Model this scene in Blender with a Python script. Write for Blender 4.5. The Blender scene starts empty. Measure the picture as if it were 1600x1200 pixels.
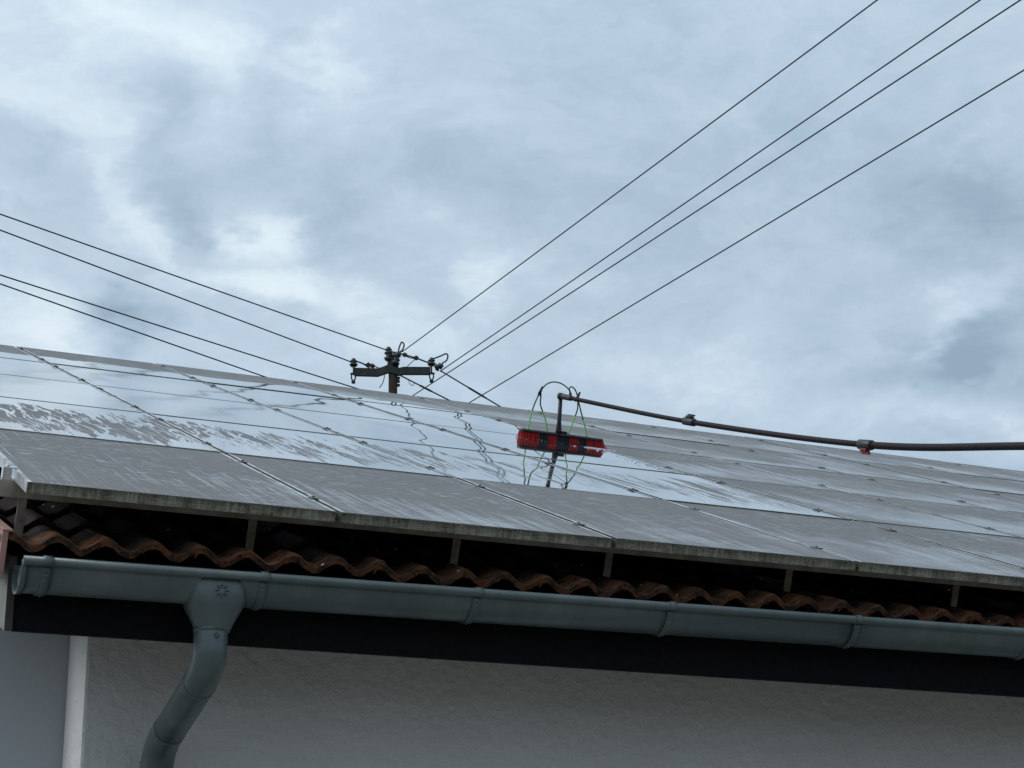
import bpy, bmesh, math, random
from mathutils import Vector, Matrix, noise as mnoise

random.seed(7)
scene = bpy.context.scene
COL = scene.collection
rad = math.radians

# ------------------------------------------------------------------ camera
cam_d = bpy.data.cameras.new('camera')
cam = bpy.data.objects.new('camera', cam_d)
COL.objects.link(cam)
scene.camera = cam
cam_d.sensor_fit = 'HORIZONTAL'
cam_d.sensor_width = 36.0
cam_d.lens = 2883.19 / 1600 * 36
cam_d.clip_start = 0.05
cam_d.clip_end = 3000
CR = Vector((0.9131776, -0.40724021, -0.01618901))
CU = Vector((-0.11862341, -0.30357815, 0.94539346))
CF = Vector((0.38991686, 0.86139173, 0.32552899))
m = Matrix.Identity(4)
for i in range(3):
    m[i][0], m[i][1], m[i][2] = CR[i], CU[i], -CF[i]
m.translation = Vector((-0.87304, -5.54717, -1.57748))
cam.matrix_world = m

# ------------------------------------------------------------------ world: overcast sky
SUN_AZ, SUN_EL = -75.0, 42.0          # degrees, azimuth from +Y towards +X
world = bpy.data.worlds.new('World')
scene.world = world
world.use_nodes = True
wt = world.node_tree
wt.nodes.clear()


class NB:
    """small helper that writes node chains"""
    def __init__(s, tree):
        s.t = tree

    def n(s, kind, **kw):
        nd = s.t.nodes.new(kind)
        for k, v in kw.items():
            setattr(nd, k, v)
        return nd

    def put(s, sock, v):
        if v is None:
            return
        if isinstance(v, bpy.types.NodeSocket):
            s.t.links.new(v, sock)
        else:
            sock.default_value = v

    def m(s, op, a, b=None, c=None, clamp=False):
        nd = s.n('ShaderNodeMath', operation=op)
        nd.use_clamp = clamp
        s.put(nd.inputs[0], a)
        s.put(nd.inputs[1], b)
        s.put(nd.inputs[2], c)
        return nd.outputs[0]

    def vm(s, op, a, b=None):
        nd = s.n('ShaderNodeVectorMath', operation=op)
        s.put(nd.inputs[0], a)
        s.put(nd.inputs[1], b)
        return nd.outputs['Value'] if op in ('DOT_PRODUCT', 'LENGTH') else nd.outputs[0]

    def sep(s, v):
        nd = s.n('ShaderNodeSeparateXYZ')
        s.put(nd.inputs[0], v)
        return nd.outputs

    def comb(s, x=0.0, y=0.0, z=0.0):
        nd = s.n('ShaderNodeCombineXYZ')
        for i, v in enumerate((x, y, z)):
            s.put(nd.inputs[i], v)
        return nd.outputs[0]

    def noise(s, vec, scale, detail=4.0, rough=0.55, dist=0.0, color=False):
        nd = s.n('ShaderNodeTexNoise')
        s.put(nd.inputs['Vector'], vec)
        nd.inputs['Scale'].default_value = scale
        nd.inputs['Detail'].default_value = detail
        nd.inputs['Roughness'].default_value = rough
        nd.inputs['Distortion'].default_value = dist
        return nd.outputs['Color' if color else 'Fac']

    def ss(s, x, lo, hi, a=0.0, b=1.0):
        nd = s.n('ShaderNodeMapRange', interpolation_type='SMOOTHSTEP')
        s.put(nd.inputs['Value'], x)
        for k, v in (('From Min', lo), ('From Max', hi), ('To Min', a), ('To Max', b)):
            s.put(nd.inputs[k], v)
        return nd.outputs[0]

    def lin(s, x, lo, hi, a=0.0, b=1.0):
        nd = s.n('ShaderNodeMapRange')
        s.put(nd.inputs['Value'], x)
        for k, v in (('From Min', lo), ('From Max', hi), ('To Min', a), ('To Max', b)):
            s.put(nd.inputs[k], v)
        return nd.outputs[0]

    def mix(s, f, a, b):
        nd = s.n('ShaderNodeMix', data_type='RGBA')
        s.put(nd.inputs[0], f)
        s.put(nd.inputs[6], a)
        s.put(nd.inputs[7], b)
        return nd.outputs[2]

    def ramp(s, f, stops):
        nd = s.n('ShaderNodeValToRGB')
        e = nd.color_ramp.elements
        while len(e) < len(stops):
            e.new(0.5)
        for el, (p, c) in zip(e, stops):
            el.position = p
            el.color = (*c, 1)
        s.put(nd.inputs[0], f)
        return nd.outputs[0]


def rgb(*c):
    return (c[0], c[1], c[2], 1.0)


w = NB(wt)
wo = w.n('ShaderNodeOutputWorld')
bg = w.n('ShaderNodeBackground')
bg.inputs['Strength'].default_value = 0.1
wt.links.new(bg.outputs[0], wo.inputs[0])
nish = w.n('ShaderNodeTexSky', sky_type='NISHITA')
nish.sun_disc = False
nish.sun_elevation = rad(SUN_EL)
nish.sun_rotation = rad(SUN_AZ)
tc = w.n('ShaderNodeTexCoord')
D = w.vm('NORMALIZE', tc.outputs['Generated'])
dx, dy, dz = w.sep(D)
# the cloud deck: noise on the direction, squeezed in height so the layers lie flat
Pc = w.comb(dx, dy, w.m('MULTIPLY', dz, 1.9))
warp = w.noise(w.vm('ADD', Pc, (3.1, 7.7, 1.3)), 7.0, 5.0, 0.6, color=True)
warp = w.vm('SUBTRACT', warp, (0.5, 0.5, 0.5))
wx, wy, wz = w.sep(warp)
wscale = w.n('ShaderNodeVectorMath', operation='SCALE')
wt.links.new(warp, wscale.inputs[0])
wscale.inputs['Scale'].default_value = 0.16
Pw = w.vm('ADD', Pc, wscale.outputs[0])
n1 = w.noise(Pw, 5.0, 7.0, 0.58)
n2 = w.noise(w.vm('ADD', Pw, (5.2, 1.4, 8.8)), 15.0, 6.0, 0.62)
n3 = w.noise(w.vm('ADD', Pw, (1.2, 4.4, 2.8)), 42.0, 5.0, 0.6)
az = w.m('MULTIPLY', w.m('ARCTAN2', dx, dy), 180 / math.pi)
el = w.m('MULTIPLY', w.m('ARCSINE', dz), 180 / math.pi)
az = w.m('MULTIPLY_ADD', wx, 9.0, az)
el = w.m('MULTIPLY_ADD', wy, 5.5, el)
# cloud banks and breaks: azimuth, elevation, half widths, tilt, brightness
BANKS = [
    (13.26, 28.93, 6.82, 1.19, 12, 0.55), (9.8, 26.37, 3.78, 0.9, 20, 0.35),
    (16.52, 23.72, 1.2, 0.9, -60, 1.0), (13.0, 23.71, 1.63, 0.8, 60, 0.65),
    (18.31, 28.6, 2.04, 1.19, -50, 0.45), (8.82, 20.34, 1.91, 0.9, 0, 0.6),
    (16.32, 22.01, 2.36, 0.56, 5, 0.6), (19.51, 21.19, 2.99, 0.9, 20, 0.6),
    (23.87, 21.69, 1.28, 0.9, -45, 0.7), (39.66, 17.44, 2.71, 0.7, 5, 0.55),
    (31.03, 18.57, 6.3, 1.0, 8, 0.45), (26.13, 22.33, 2.58, 0.6, 20, 0.25),
    (34.39, 19.35, 3.37, 0.6, -20, 0.25), (21.2, 23.97, 1.09, 0.6, 40, 0.3),
    (9.24, 28.22, 2.94, 1.59, 0, 0.3), (13.31, 25.86, 2.87, 0.9, 55, -0.55),
    (11.5, 20.9, 1.5, 0.76, -10, -1.35), (18.39, 24.32, 1.75, 1.79, 0, -0.5),
    (28.89, 26.37, 8.44, 3.98, 0, -0.22), (39.89, 23.32, 3.03, 1.19, 10, -0.85),
    (39.06, 19.24, 2.74, 0.66, -12, -0.95), (39.4, 20.5, 2.2, 0.5, -25, 0.6), (16.16, 26.98, 1.12, 1.79, 15, -0.45),
    (8.66, 25.03, 1.98, 0.9, 20, -0.35), (15.19, 24.22, 0.98, 1.19, -30, -0.45),
    (36.45, 26.2, 3.33, 1.79, 0, -0.2), (22.29, 25.94, 2.66, 1.59, 20, -0.3)]
acc = None
for (a0, e0, ra, re, ro, amp) in BANKS:
    # tilt is measured clockwise in the picture of the sky (elevation counts upwards)
    c, s_ = math.cos(rad(ro)), math.sin(rad(ro))
    k = math.cos(rad(e0))
    da = w.m('MULTIPLY', w.m('SUBTRACT', az, a0), k)
    de = w.m('SUBTRACT', e0, el)
    ra *= k
    p = w.m('MULTIPLY_ADD', da, c / ra, w.m('MULTIPLY', de, s_ / ra))
    q = w.m('MULTIPLY_ADD', da, -s_ / re, w.m('MULTIPLY', de, c / re))
    r2 = w.m('MULTIPLY_ADD', p, p, w.m('MULTIPLY', q, q))
    g = w.m('EXPONENT', w.m('MULTIPLY', r2, -1.0))
    acc = w.m('MULTIPLY_ADD', g, amp, acc if acc is not None else 0.0)
# brightening towards the hidden sun, and the overcast zenith
sd = (math.sin(rad(SUN_AZ)) * math.cos(rad(SUN_EL)), math.cos(rad(SUN_AZ)) * math.cos(rad(SUN_EL)), math.sin(rad(SUN_EL)))
cs = w.vm('DOT_PRODUCT', D, sd)
glow = w.ss(cs, -0.25, 0.95, 0.0, 1.0)
f = w.m('MULTIPLY_ADD', w.m('SUBTRACT', n1, 0.5), 0.50, 0.375)
f = w.m('MULTIPLY_ADD', w.m('SUBTRACT', n2, 0.5), 0.40, f)
f = w.m('MULTIPLY_ADD', w.m('SUBTRACT', n3, 0.5), 0.26, f)
f = w.m('MULTIPLY_ADD', acc, 0.43, f)
f = w.m('MULTIPLY_ADD', glow, 0.32, f)
cloud = w.ramp(f, [(0.0, (2.65, 3.6, 4.55)), (0.28, (3.6, 4.7, 5.75)), (0.55, (4.75, 5.85, 6.95)),
                   (0.80, (6.5, 7.55, 8.2)), (1.0, (7.6, 8.45, 8.75))])
zen = w.lin(w.m('MAXIMUM', dz, 0.0), 0.4, 1.0, 1.0, 1.35)
cl2 = w.n('ShaderNodeVectorMath', operation='SCALE')
wt.links.new(cloud, cl2.inputs[0])
wt.links.new(zen, cl2.inputs['Scale'])
skycol = w.mix(0.94, nish.outputs[0], cl2.outputs[0])
wt.links.new(skycol, bg.inputs['Color'])

sun_d = bpy.data.lights.new('sun', 'SUN')
sun_d.energy = 1.1
sun_d.angle = rad(30)
sun_d.color = (1.0, 0.97, 0.93)
sun = bpy.data.objects.new('sun', sun_d)
COL.objects.link(sun)
sun.rotation_euler = Vector(sd).to_track_quat('Z', 'Y').to_euler()
sun.location = (-4, 4, 30)

vs = scene.view_settings
scene.display_settings.display_device = 'sRGB'
vs.view_transform = 'Standard'
vs.look = 'None'
vs.exposure = 0.2
vs.gamma = 1.0
vs.use_curve_mapping = False
scene.cycles.max_bounces = 6
scene.cycles.use_denoising = True

# ------------------------------------------------------------------ helpers


def link(name, me, parent=None, mat=None, loc=None, kind=None):
    o = bpy.data.objects.new(name, me)
    COL.objects.link(o)
    if parent is not None:
        o.parent = parent
    if mat is not None and me is not None:
        for mm in (mat if isinstance(mat, (list, tuple)) else [mat]):
            me.materials.append(mm)
    if loc is not None:
        o.location = loc
    if kind:
        o['kind'] = kind
    return o


def thing(name, label, cat, loc=(0, 0, 0), group=None):
    o = bpy.data.objects.new(name, None)
    COL.objects.link(o)
    o.location = loc
    o['label'] = label
    o['category'] = cat
    if group:
        o['group'] = group
    return o


def bm_box(bm, lo, hi, mat=0, M=None, bevel=0.0):
    vs_ = []
    for z in (lo[2], hi[2]):
        for (x, y) in ((lo[0], lo[1]), (hi[0], lo[1]), (hi[0], hi[1]), (lo[0], hi[1])):
            p = Vector((x, y, z))
            vs_.append(bm.verts.new(M @ p if M else p))
    fs = []
    for idx in ((3, 2, 1, 0), (4, 5, 6, 7), (0, 1, 5, 4), (1, 2, 6, 5), (2, 3, 7, 6), (3, 0, 4, 7)):
        f_ = bm.faces.new([vs_[i] for i in idx])
        f_.material_index = mat
        fs.append(f_)
    if bevel > 0:
        es = set()
        for f_ in fs:
            es.update(f_.edges)
        r = bmesh.ops.bevel(bm, geom=list(es), offset=bevel, segments=2, affect='EDGES', profile=0.6)
        for f_ in r['faces']:
            f_.material_index = mat
    return fs


def frames(pts):
    """rotation-minimising frames along a polyline"""
    T = []
    n_ = len(pts)
    for i in range(n_):
        a = pts[max(i - 1, 0)]
        b = pts[min(i + 1, n_ - 1)]
        T.append((b - a).normalized())
    up = Vector((0, 0, 1)) if abs(T[0].z) < 0.9 else Vector((1, 0, 0))
    N = (up - T[0] * up.dot(T[0])).normalized()
    out = []
    for t in T:
        N = (N - t * N.dot(t)).normalized()
        out.append((t, N, t.cross(N)))
    return out


def bm_tube(bm, pts, r, seg=10, mat=0, cap=True, smooth=True):
    pts = [Vector(p) for p in pts]
    rr = r if isinstance(r, (list, tuple)) else [r] * len(pts)
    rings = []
    for p, (t, N, B), ri in zip(pts, frames(pts), rr):
        rings.append([bm.verts.new(p + (N * math.cos(2 * math.pi * k / seg) + B * math.sin(2 * math.pi * k / seg)) * ri)
                      for k in range(seg)])
    for a, b in zip(rings, rings[1:]):
        for k in range(seg):
            f_ = bm.faces.new((a[k], a[(k + 1) % seg], b[(k + 1) % seg], b[k]))
            f_.smooth = smooth
            f_.material_index = mat
    if cap:
        for ring, rev in ((rings[0], True), (rings[-1], False)):
            f_ = bm.faces.new(ring[::-1] if rev else ring)
            f_.material_index = mat


def bm_lathe(bm, prof, seg=16, M=None, mat=0):
    """prof: list of (radius, z)"""
    rings = []
    for (r, z) in prof:
        ring = []
        for k in range(seg):
            a = 2 * math.pi * k / seg
            p = Vector((r * math.cos(a), r * math.sin(a), z))
            ring.append(bm.verts.new(M @ p if M else p))
        rings.append(ring)
    for a, b in zip(rings, rings[1:]):
        for k in range(seg):
            f_ = bm.faces.new((a[k], a[(k + 1) % seg], b[(k + 1) % seg], b[k]))
            f_.smooth = True
            f_.material_index = mat
    bm.faces.new(rings[0][::-1]).material_index = mat
    bm.faces.new(rings[-1]).material_index = mat


def done(bm, name):
    bmesh.ops.recalc_face_normals(bm, faces=bm.faces[:])
    me = bpy.data.meshes.new(name)
    bm.to_mesh(me)
    bm.free()
    return me


def smooth_curve(pts, n_=8):
    """Catmull-Rom through points"""
    P = [Vector(p) for p in pts]
    P = [P[0] * 2 - P[1]] + P + [P[-1] * 2 - P[-2]]
    out = []
    for i in range(1, len(P) - 2):
        for k in range(n_):
            t = k / n_
            a, b, c, d = P[i - 1], P[i], P[i + 1], P[i + 2]
            out.append(0.5 * ((2 * b) + (c - a) * t + (2 * a - 5 * b + 4 * c - d) * t * t + (3 * b - a - 3 * c + d) * t ** 3))
    out.append(P[-2])
    return out


def material(name):
    mt = bpy.data.materials.new(name)
    mt.use_nodes = True
    t = mt.node_tree
    nb = NB(t)
    b = t.nodes['Principled BSDF']
    return mt, nb, b


def bump(nb, b, h, strength, dist):
    nd = nb.n('ShaderNodeBump')
    nd.inputs['Strength'].default_value = strength
    nd.inputs['Distance'].default_value = dist
    nb.put(nd.inputs['Height'], h)
    nb.put(b.inputs['Normal'], nd.outputs[0])
    return nd.outputs[0]


def simple(name, col, rough=0.6, metal=0.0, var=0.25, scale=12.0, bmp=0.0):
    mt, nb, b = material(name)
    tc_ = nb.n('ShaderNodeTexCoord').outputs['Object']
    nz = nb.noise(tc_, scale, 5.0, 0.6)
    k = nb.lin(nz, 0.3, 0.7, 1 - var, 1 + var)
    v = nb.n('ShaderNodeVectorMath', operation='SCALE')
    v.inputs[0].default_value = col
    nb.put(v.inputs['Scale'], k)
    nb.put(b.inputs['Base Color'], v.outputs[0])
    b.inputs['Roughness'].default_value = rough
    b.inputs['Metallic'].default_value = metal
    if bmp:
        bump(nb, b, nz, bmp, 0.004)
    return mt


TH = 0.39896749          # roof pitch
ST, CT = math.sin(TH), math.cos(TH)


def roof(u, v, h=0.0):
    """point of the solar array's plane: u along the eave, v up the slope, h off the plane"""
    return Vector((u, v * CT - h * ST, v * ST + h * CT))


MR = Matrix(((1, 0, 0, 0), (0, CT, -ST, 0), (0, ST, CT, 0), (0, 0, 0, 1)))   # (u,v,h) -> world
PW, PH = 1.01, 1.58      # panel pitches
NCOL, NROW = 17, 5
GROUND = -3.25

# ------------------------------------------------------------------ materials


def mat_glass():
    mt, nb, b = material('panel_glass')
    pos = nb.n('ShaderNodeNewGeometry').outputs['Position']
    x, y, z = nb.sep(pos)
    u = x
    v = nb.m('MULTIPLY_ADD', y, CT, nb.m('MULTIPLY', z, ST))
    uv = nb.comb(u, v, 0.0)
    rowf = nb.m('DIVIDE', v, PH)
    row = nb.m('FLOOR', rowf)
    fr = nb.m('SUBTRACT', rowf, row)
    colf = nb.m('DIVIDE', u, PW)
    # wobble of the wet edge
    nlow = nb.noise(uv, 1.3, 4.0, 0.55)
    nlo2 = nb.noise(nb.comb(u, nb.m('MULTIPLY', v, 0.4), 3.3), 3.0, 3.0, 0.5)
    # --- fully wet part: rows 2-3 and the lower half of row 4, columns 0-3
    upper = nb.m('MULTIPLY_ADD', nb.m('SUBTRACT', nlo2, 0.5), 0.55, 4 * PH + 0.62)
    upper = nb.m('SUBTRACT', upper, nb.ss(u, 2.6, 4.0, 0.0, 0.45))
    full = nb.m('MULTIPLY', nb.ss(nb.m('SUBTRACT', v, upper), -0.015, 0.015, 1.0, 0.0), nb.m('GREATER_THAN', v, 2 * PH))
    full = nb.m('MULTIPLY', full, nb.m('LESS_THAN', u, 4.035))
    # --- row 1: rivulets running down the slope
    uq = nb.m('MULTIPLY', u, nb.m('MULTIPLY_ADD', u, 0.15, 0.58))
    su = nb.m('MULTIPLY', uq, 8.0)
    wv = nb.noise(nb.comb(u, v, 1.7), 3.0, 4.0, 0.6, color=True)
    wxx, wyy, _ = nb.sep(wv)
    r1v = nb.comb(nb.m('MULTIPLY_ADD', wxx, 0.7, su), nb.m('MULTIPLY', v, 0.55), 0.0)
    riv = nb.noise(r1v, 1.6, 3.0, 0.55)
    r2v = nb.comb(nb.m('MULTIPLY_ADD', wxx, 1.2, nb.m('MULTIPLY', uq, 21.0)), nb.m('MULTIPLY', v, 0.8), 4.0)
    riv2 = nb.noise(r2v, 1.5, 3.0, 0.6)
    r3v = nb.comb(nb.m('MULTIPLY', u, 55.0), nb.m('MULTIPLY_ADD', wyy, 2.0, nb.m('MULTIPLY', v, 3.0)), 9.0)
    riv3 = nb.noise(r3v, 1.5, 2.0, 0.6)
    rm = nb.m('MULTIPLY_ADD', nb.m('SUBTRACT', riv2, 0.5), 0.6, nb.m('MULTIPLY', nb.m('SUBTRACT', riv, 0.5), 1.0))
    rm = nb.m('MULTIPLY_ADD', nb.m('SUBTRACT', riv3, 0.5), 0.35, rm)
    # wetter at the top and in a fringe at the lower edge, wetter with u
    prof = nb.m('ADD', nb.ss(fr, 0.62, 1.0, 0.0, 0.42), nb.ss(fr, 0.0, 0.24, 0.24, 0.0))
    prof = nb.m('ADD', prof, nb.ss(u, 0.6, 2.6, -0.05, 0.10))
    prof = nb.m('ADD', prof, nb.ss(u, 3.0, 4.0, 0.0, -0.09))
    riv_w = nb.ss(nb.m('ADD', rm, prof), 0.05, 0.085)
    ln = nb.noise(nb.comb(nb.m('MULTIPLY_ADD', wxx, 0.9, nb.m('MULTIPLY', uq, 6.0)), nb.m('MULTIPLY', v, 0.5), 13.0), 1.5, 2.0, 0.5)
    lw = nb.m('ABSOLUTE', nb.m('SUBTRACT', ln, 0.5))
    lines = nb.ss(nb.m('MULTIPLY_ADD', riv3, 0.02, lw), 0.024, 0.034, 1.0, 0.0)
    ln2 = nb.noise(nb.comb(nb.m('MULTIPLY_ADD', wyy, 0.9, nb.m('MULTIPLY', uq, 11.0)), nb.m('MULTIPLY', v, 0.6), 23.0), 1.5, 2.0, 0.5)
    lw2 = nb.m('ABSOLUTE', nb.m('SUBTRACT', ln2, 0.52))
    lines2 = nb.ss(nb.m('MULTIPLY_ADD', riv3, 0.02, lw2), 0.022, 0.032, 1.0, 0.0)
    riv_w = nb.m('MAXIMUM', riv_w, nb.m('MAXIMUM', lines, lines2))
    in1 = nb.m('MULTIPLY', nb.m('COMPARE', row, 1.0, 0.1), nb.m('LESS_THAN', u, 4.035))
    wet = nb.m('MAXIMUM', full, nb.m('MULTIPLY', in1, riv_w))
    # --- damp veil on the dusty panels (streaks along the slope, heavier low on each pane)
    d1 = nb.noise(nb.comb(nb.m('MULTIPLY', u, 26.0), nb.m('MULTIPLY', v, 0.9), 2.0), 1.6, 5.0, 0.65)
    d2 = nb.noise(uv, 1.1, 3.0, 0.5)
    d4 = nb.noise(nb.comb(nb.m('MULTIPLY_ADD', v, 4.5, nb.m('MULTIPLY', u, 7.0)), nb.m('MULTIPLY', v, 22.0), 5.0), 1.4, 3.0, 0.6)
    damp = nb.m('MULTIPLY_ADD', nb.m('SUBTRACT', d1, 0.5), 1.3, nb.m('MULTIPLY', nb.m('SUBTRACT', d2, 0.5), 1.1))
    damp = nb.m('MULTIPLY_ADD', nb.m('SUBTRACT', d4, 0.5), 0.5, damp)
    damp = nb.m('ADD', damp, nb.ss(fr, 0.15, 0.75, 0.22, -0.16))
    damp = nb.m('ADD', damp, nb.ss(u, 0.0, 4.5, -0.16, 0.02))
    damp = nb.m('ADD', damp, nb.ss(u, 3.9, 4.4, 0.0, 0.08))
    damp = nb.ss(damp, -0.06, 0.30)
    dash = nb.noise(nb.comb(nb.m('MULTIPLY_ADD', v, 3.0, nb.m('MULTIPLY', u, 9.0)), nb.m('MULTIPLY', v, 34.0), 7.0), 1.8, 2.0, 0.5)
    dash = nb.ss(dash, 0.60, 0.68)
    scr = nb.noise(nb.comb(nb.m('MULTIPLY', u, 70.0), nb.m('MULTIPLY', v, 0.9), 1.0), 1.0, 2.0, 0.5)
    scr = nb.ss(scr, 0.63, 0.72)
    sheen = nb.m('MAXIMUM', nb.m('MULTIPLY', damp, 0.95), nb.m('MULTIPLY', nb.m('MAXIMUM', dash, scr), 0.85))
    sheen = nb.m('MULTIPLY', sheen, nb.ss(nb.noise(nb.comb(u, v, 31.0), 1.7, 4.0, 0.6), 0.36, 0.62, 0.30, 1.0))
    # colours: dust film over dark cells
    dn = nb.noise(uv, 60.0, 4.0, 0.7)
    dcol = nb.mix(dn, rgb(0.128, 0.124, 0.122), rgb(0.195, 0.188, 0.185))
    dcol = nb.mix(nb.ss(d2, 0.3, 0.75), dcol, rgb(0.148, 0.147, 0.149))
    wcol = nb.mix(nb.ss(nlow, 0.45, 0.7), rgb(0.05, 0.054, 0.062), rgb(0.10, 0.10, 0.102))
    dry = nb.n('ShaderNodeBsdfPrincipled')
    nb.put(dry.inputs['Base Color'], dcol)
    dry.inputs['Roughness'].default_value = 0.75
    dry.inputs['IOR'].default_value = 1.35
    dampb = nb.n('ShaderNodeBsdfPrincipled')
    nb.put(dampb.inputs['Base Color'], rgb(0.20, 0.20, 0.205))
    dampb.inputs['Roughness'].default_value = 0.19
    dampb.inputs['IOR'].default_value = 1.6
    wetb = nb.n('ShaderNodeBsdfPrincipled')
    nb.put(wetb.inputs['Base Color'], wcol)
    nb.put(wetb.inputs['Roughness'], nb.lin(u, 0.8, 2.8, 0.085, 0.012))
    wetb.inputs['Coat Weight'].default_value = 1.0
    wetb.inputs['Coat IOR'].default_value = 1.33
    nb.put(wetb.inputs['Coat Roughness'], nb.lin(u, 0.8, 2.8, 0.06, 0.012))
    wetb.inputs['IOR'].default_value = 1.6
    # ripples of the film
    wob = nb.noise(nb.comb(nb.m('MULTIPLY', u, 2.6), nb.m('MULTIPLY', v, 1.0), 0.0), 1.0, 1.0, 0.3)
    wob2 = nb.noise(nb.comb(u, nb.m('MULTIPLY', v, 0.5), 6.0), 26.0, 2.0, 0.5)
    hgt = nb.m('MULTIPLY_ADD', wob2, 0.006, wob)
    bn = nb.n('ShaderNodeBump')
    bn.inputs['Strength'].default_value = 0.55
    bn.inputs['Distance'].default_value = 0.006
    nb.put(bn.inputs['Height'], hgt)
    nb.put(wetb.inputs['Normal'], bn.outputs[0])
    nb.put(wetb.inputs['Coat Normal'], bn.outputs[0])
    s1 = nb.n('ShaderNodeMixShader')
    nb.put(s1.inputs[0], sheen)
    nb.put(s1.inputs[1], dry.outputs[0])
    nb.put(s1.inputs[2], dampb.outputs[0])
    s2 = nb.n('ShaderNodeMixShader')
    nb.put(s2.inputs[0], wet)
    nb.put(s2.inputs[1], s1.outputs[0])
    nb.put(s2.inputs[2], wetb.outputs[0])
    out = mt.node_tree.nodes['Material Output']
    mt.node_tree.links.new(s2.outputs[0], out.inputs['Surface'])
    mt.node_tree.nodes.remove(b)
    return mt


def mat_alu_clean():
    mt, nb, b = material('frame_aluminium')
    pos = nb.n('ShaderNodeNewGeometry').outputs['Position']
    nz = nb.noise(pos, 9.0, 5.0, 0.6)
    nb.put(b.inputs['Base Color'], nb.mix(nb.ss(nz, 0.42, 0.66), rgb(0.62, 0.63, 0.64), rgb(0.30, 0.29, 0.27)))
    nb.put(b.inputs['Roughness'], nb.lin(nz, 0.3, 0.7, 0.28, 0.5))
    b.inputs['Metallic'].default_value = 0.75
    return mt


def mat_alu_grimy():
    """frame edges across the slope: dust on top, algae and dirt runs down the face"""
    mt, nb, b = material('grimy_frame')
    pos = nb.n('ShaderNodeNewGeometry').outputs['Position']
    x, y, z = nb.sep(pos)
    h = nb.m('MULTIPLY_ADD', y, -ST, nb.m('MULTIPLY', z, CT))          # off-plane height
    runs = nb.noise(nb.comb(nb.m('MULTIPLY', x, 85.0), nb.m('MULTIPLY', h, 12.0), y), 1.0, 5.0, 0.7)
    blot = nb.noise(pos, 7.0, 5.0, 0.65)
    fine = nb.noise(pos, 150.0, 3.0, 0.7)
    lines = nb.noise(nb.comb(nb.m('MULTIPLY', x, 14.0), nb.m('MULTIPLY', h, 420.0), 0.0), 1.0, 2.0, 0.5)
    k = nb.m('MULTIPLY_ADD', nb.m('SUBTRACT', runs, 0.5), 1.3, 0.45)
    k = nb.m('MULTIPLY_ADD', nb.m('SUBTRACT', blot, 0.5), 1.0, k)
    k = nb.m('MULTIPLY_ADD', nb.m('SUBTRACT', lines, 0.5), 0.7, k)
    k = nb.m('ADD', k, nb.ss(h, -0.03, -0.002, 0.0, 0.22))
    c = nb.ramp(k, [(0.0, (0.34, 0.33, 0.275)), (0.34, (0.22, 0.21, 0.165)), (0.56, (0.115, 0.105, 0.072)), (0.80, (0.030, 0.027, 0.017))])
    c = nb.mix(nb.m('MULTIPLY', nb.ss(fine, 0.52, 0.70), 0.55), c, rgb(0.24, 0.25, 0.21))
    nb.put(b.inputs['Base Color'], c)
    b.inputs['Roughness'].default_value = 0.75
    bump(nb, b, nb.m('ADD', runs, fine), 0.4, 0.002)
    return mt


def mat_dust_top():
    mt, nb, b = material('dusty_frame_top')
    pos = nb.n('ShaderNodeNewGeometry').outputs['Position']
    nz = nb.noise(pos, 40.0, 4.0, 0.65)
    nb.put(b.inputs['Base Color'], nb.mix(nz, rgb(0.045, 0.043, 0.038), rgb(0.13, 0.128, 0.118)))
    b.inputs['Roughness'].default_value = 0.6
    return mt


def mat_tile():
    mt, nb, b = material('clay_tile')
    tc_ = nb.n('ShaderNodeTexCoord').outputs['Object']
    pos = nb.n('ShaderNodeNewGeometry').outputs['Position']
    rnd = nb.n('ShaderNodeObjectInfo').outputs['Random']
    big = nb.noise(pos, 5.0, 5.0, 0.65)
    mid = nb.noise(pos, 22.0, 5.0, 0.7)
    fin = nb.noise(pos, 120.0, 4.0, 0.7)
    c = nb.mix(rnd, rgb(0.155, 0.060, 0.032), rgb(0.24, 0.098, 0.050))
    c = nb.mix(nb.ss(big, 0.38, 0.60), c, rgb(0.085, 0.04, 0.024))
    c = nb.mix(nb.m('MULTIPLY', nb.ss(mid, 0.47, 0.60), 0.85), c, rgb(0.03, 0.024, 0.017))
    c = nb.mix(nb.m('MULTIPLY', nb.ss(fin, 0.52, 0.64), 0.6), c, rgb(0.075, 0.07, 0.042))
    # shade under the array, put into the tile colour behind the first noses
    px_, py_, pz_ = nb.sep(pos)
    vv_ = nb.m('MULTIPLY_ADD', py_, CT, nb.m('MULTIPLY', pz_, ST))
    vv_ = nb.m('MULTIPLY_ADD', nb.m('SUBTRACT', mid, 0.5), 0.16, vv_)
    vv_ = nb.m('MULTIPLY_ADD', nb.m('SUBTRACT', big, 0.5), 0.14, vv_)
    shade_ = nb.m('MULTIPLY', nb.ss(vv_, 0.10, 0.20), nb.ss(px_, -0.05, 0.20, 0.82, 0.985))
    c = nb.mix(shade_, c, rgb(0.012, 0.011, 0.0105))
    b.inputs['Specular IOR Level'].default_value = 0.12
    vor = nb.n('ShaderNodeTexVoronoi')
    nb.put(vor.inputs['Vector'], pos)
    vor.inputs['Scale'].default_value = 16.0
    spot = nb.m('MULTIPLY', nb.ss(vor.outputs['Distance'], 0.07, 0.11, 1.0, 0.0), nb.m('GREATER_THAN', nb.sep(vor.outputs['Color'])[0], 0.62))
    c = nb.mix(spot, c, rgb(0.72, 0.70, 0.64))
    nb.put(b.inputs['Base Color'], c)
    nb.put(b.inputs['Roughness'], nb.lin(mid, 0.3, 0.7, 0.5, 0.85))
    bump(nb, b, nb.m('MULTIPLY_ADD', fin, 0.5, mid), 0.6, 0.005)
    return mt


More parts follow.
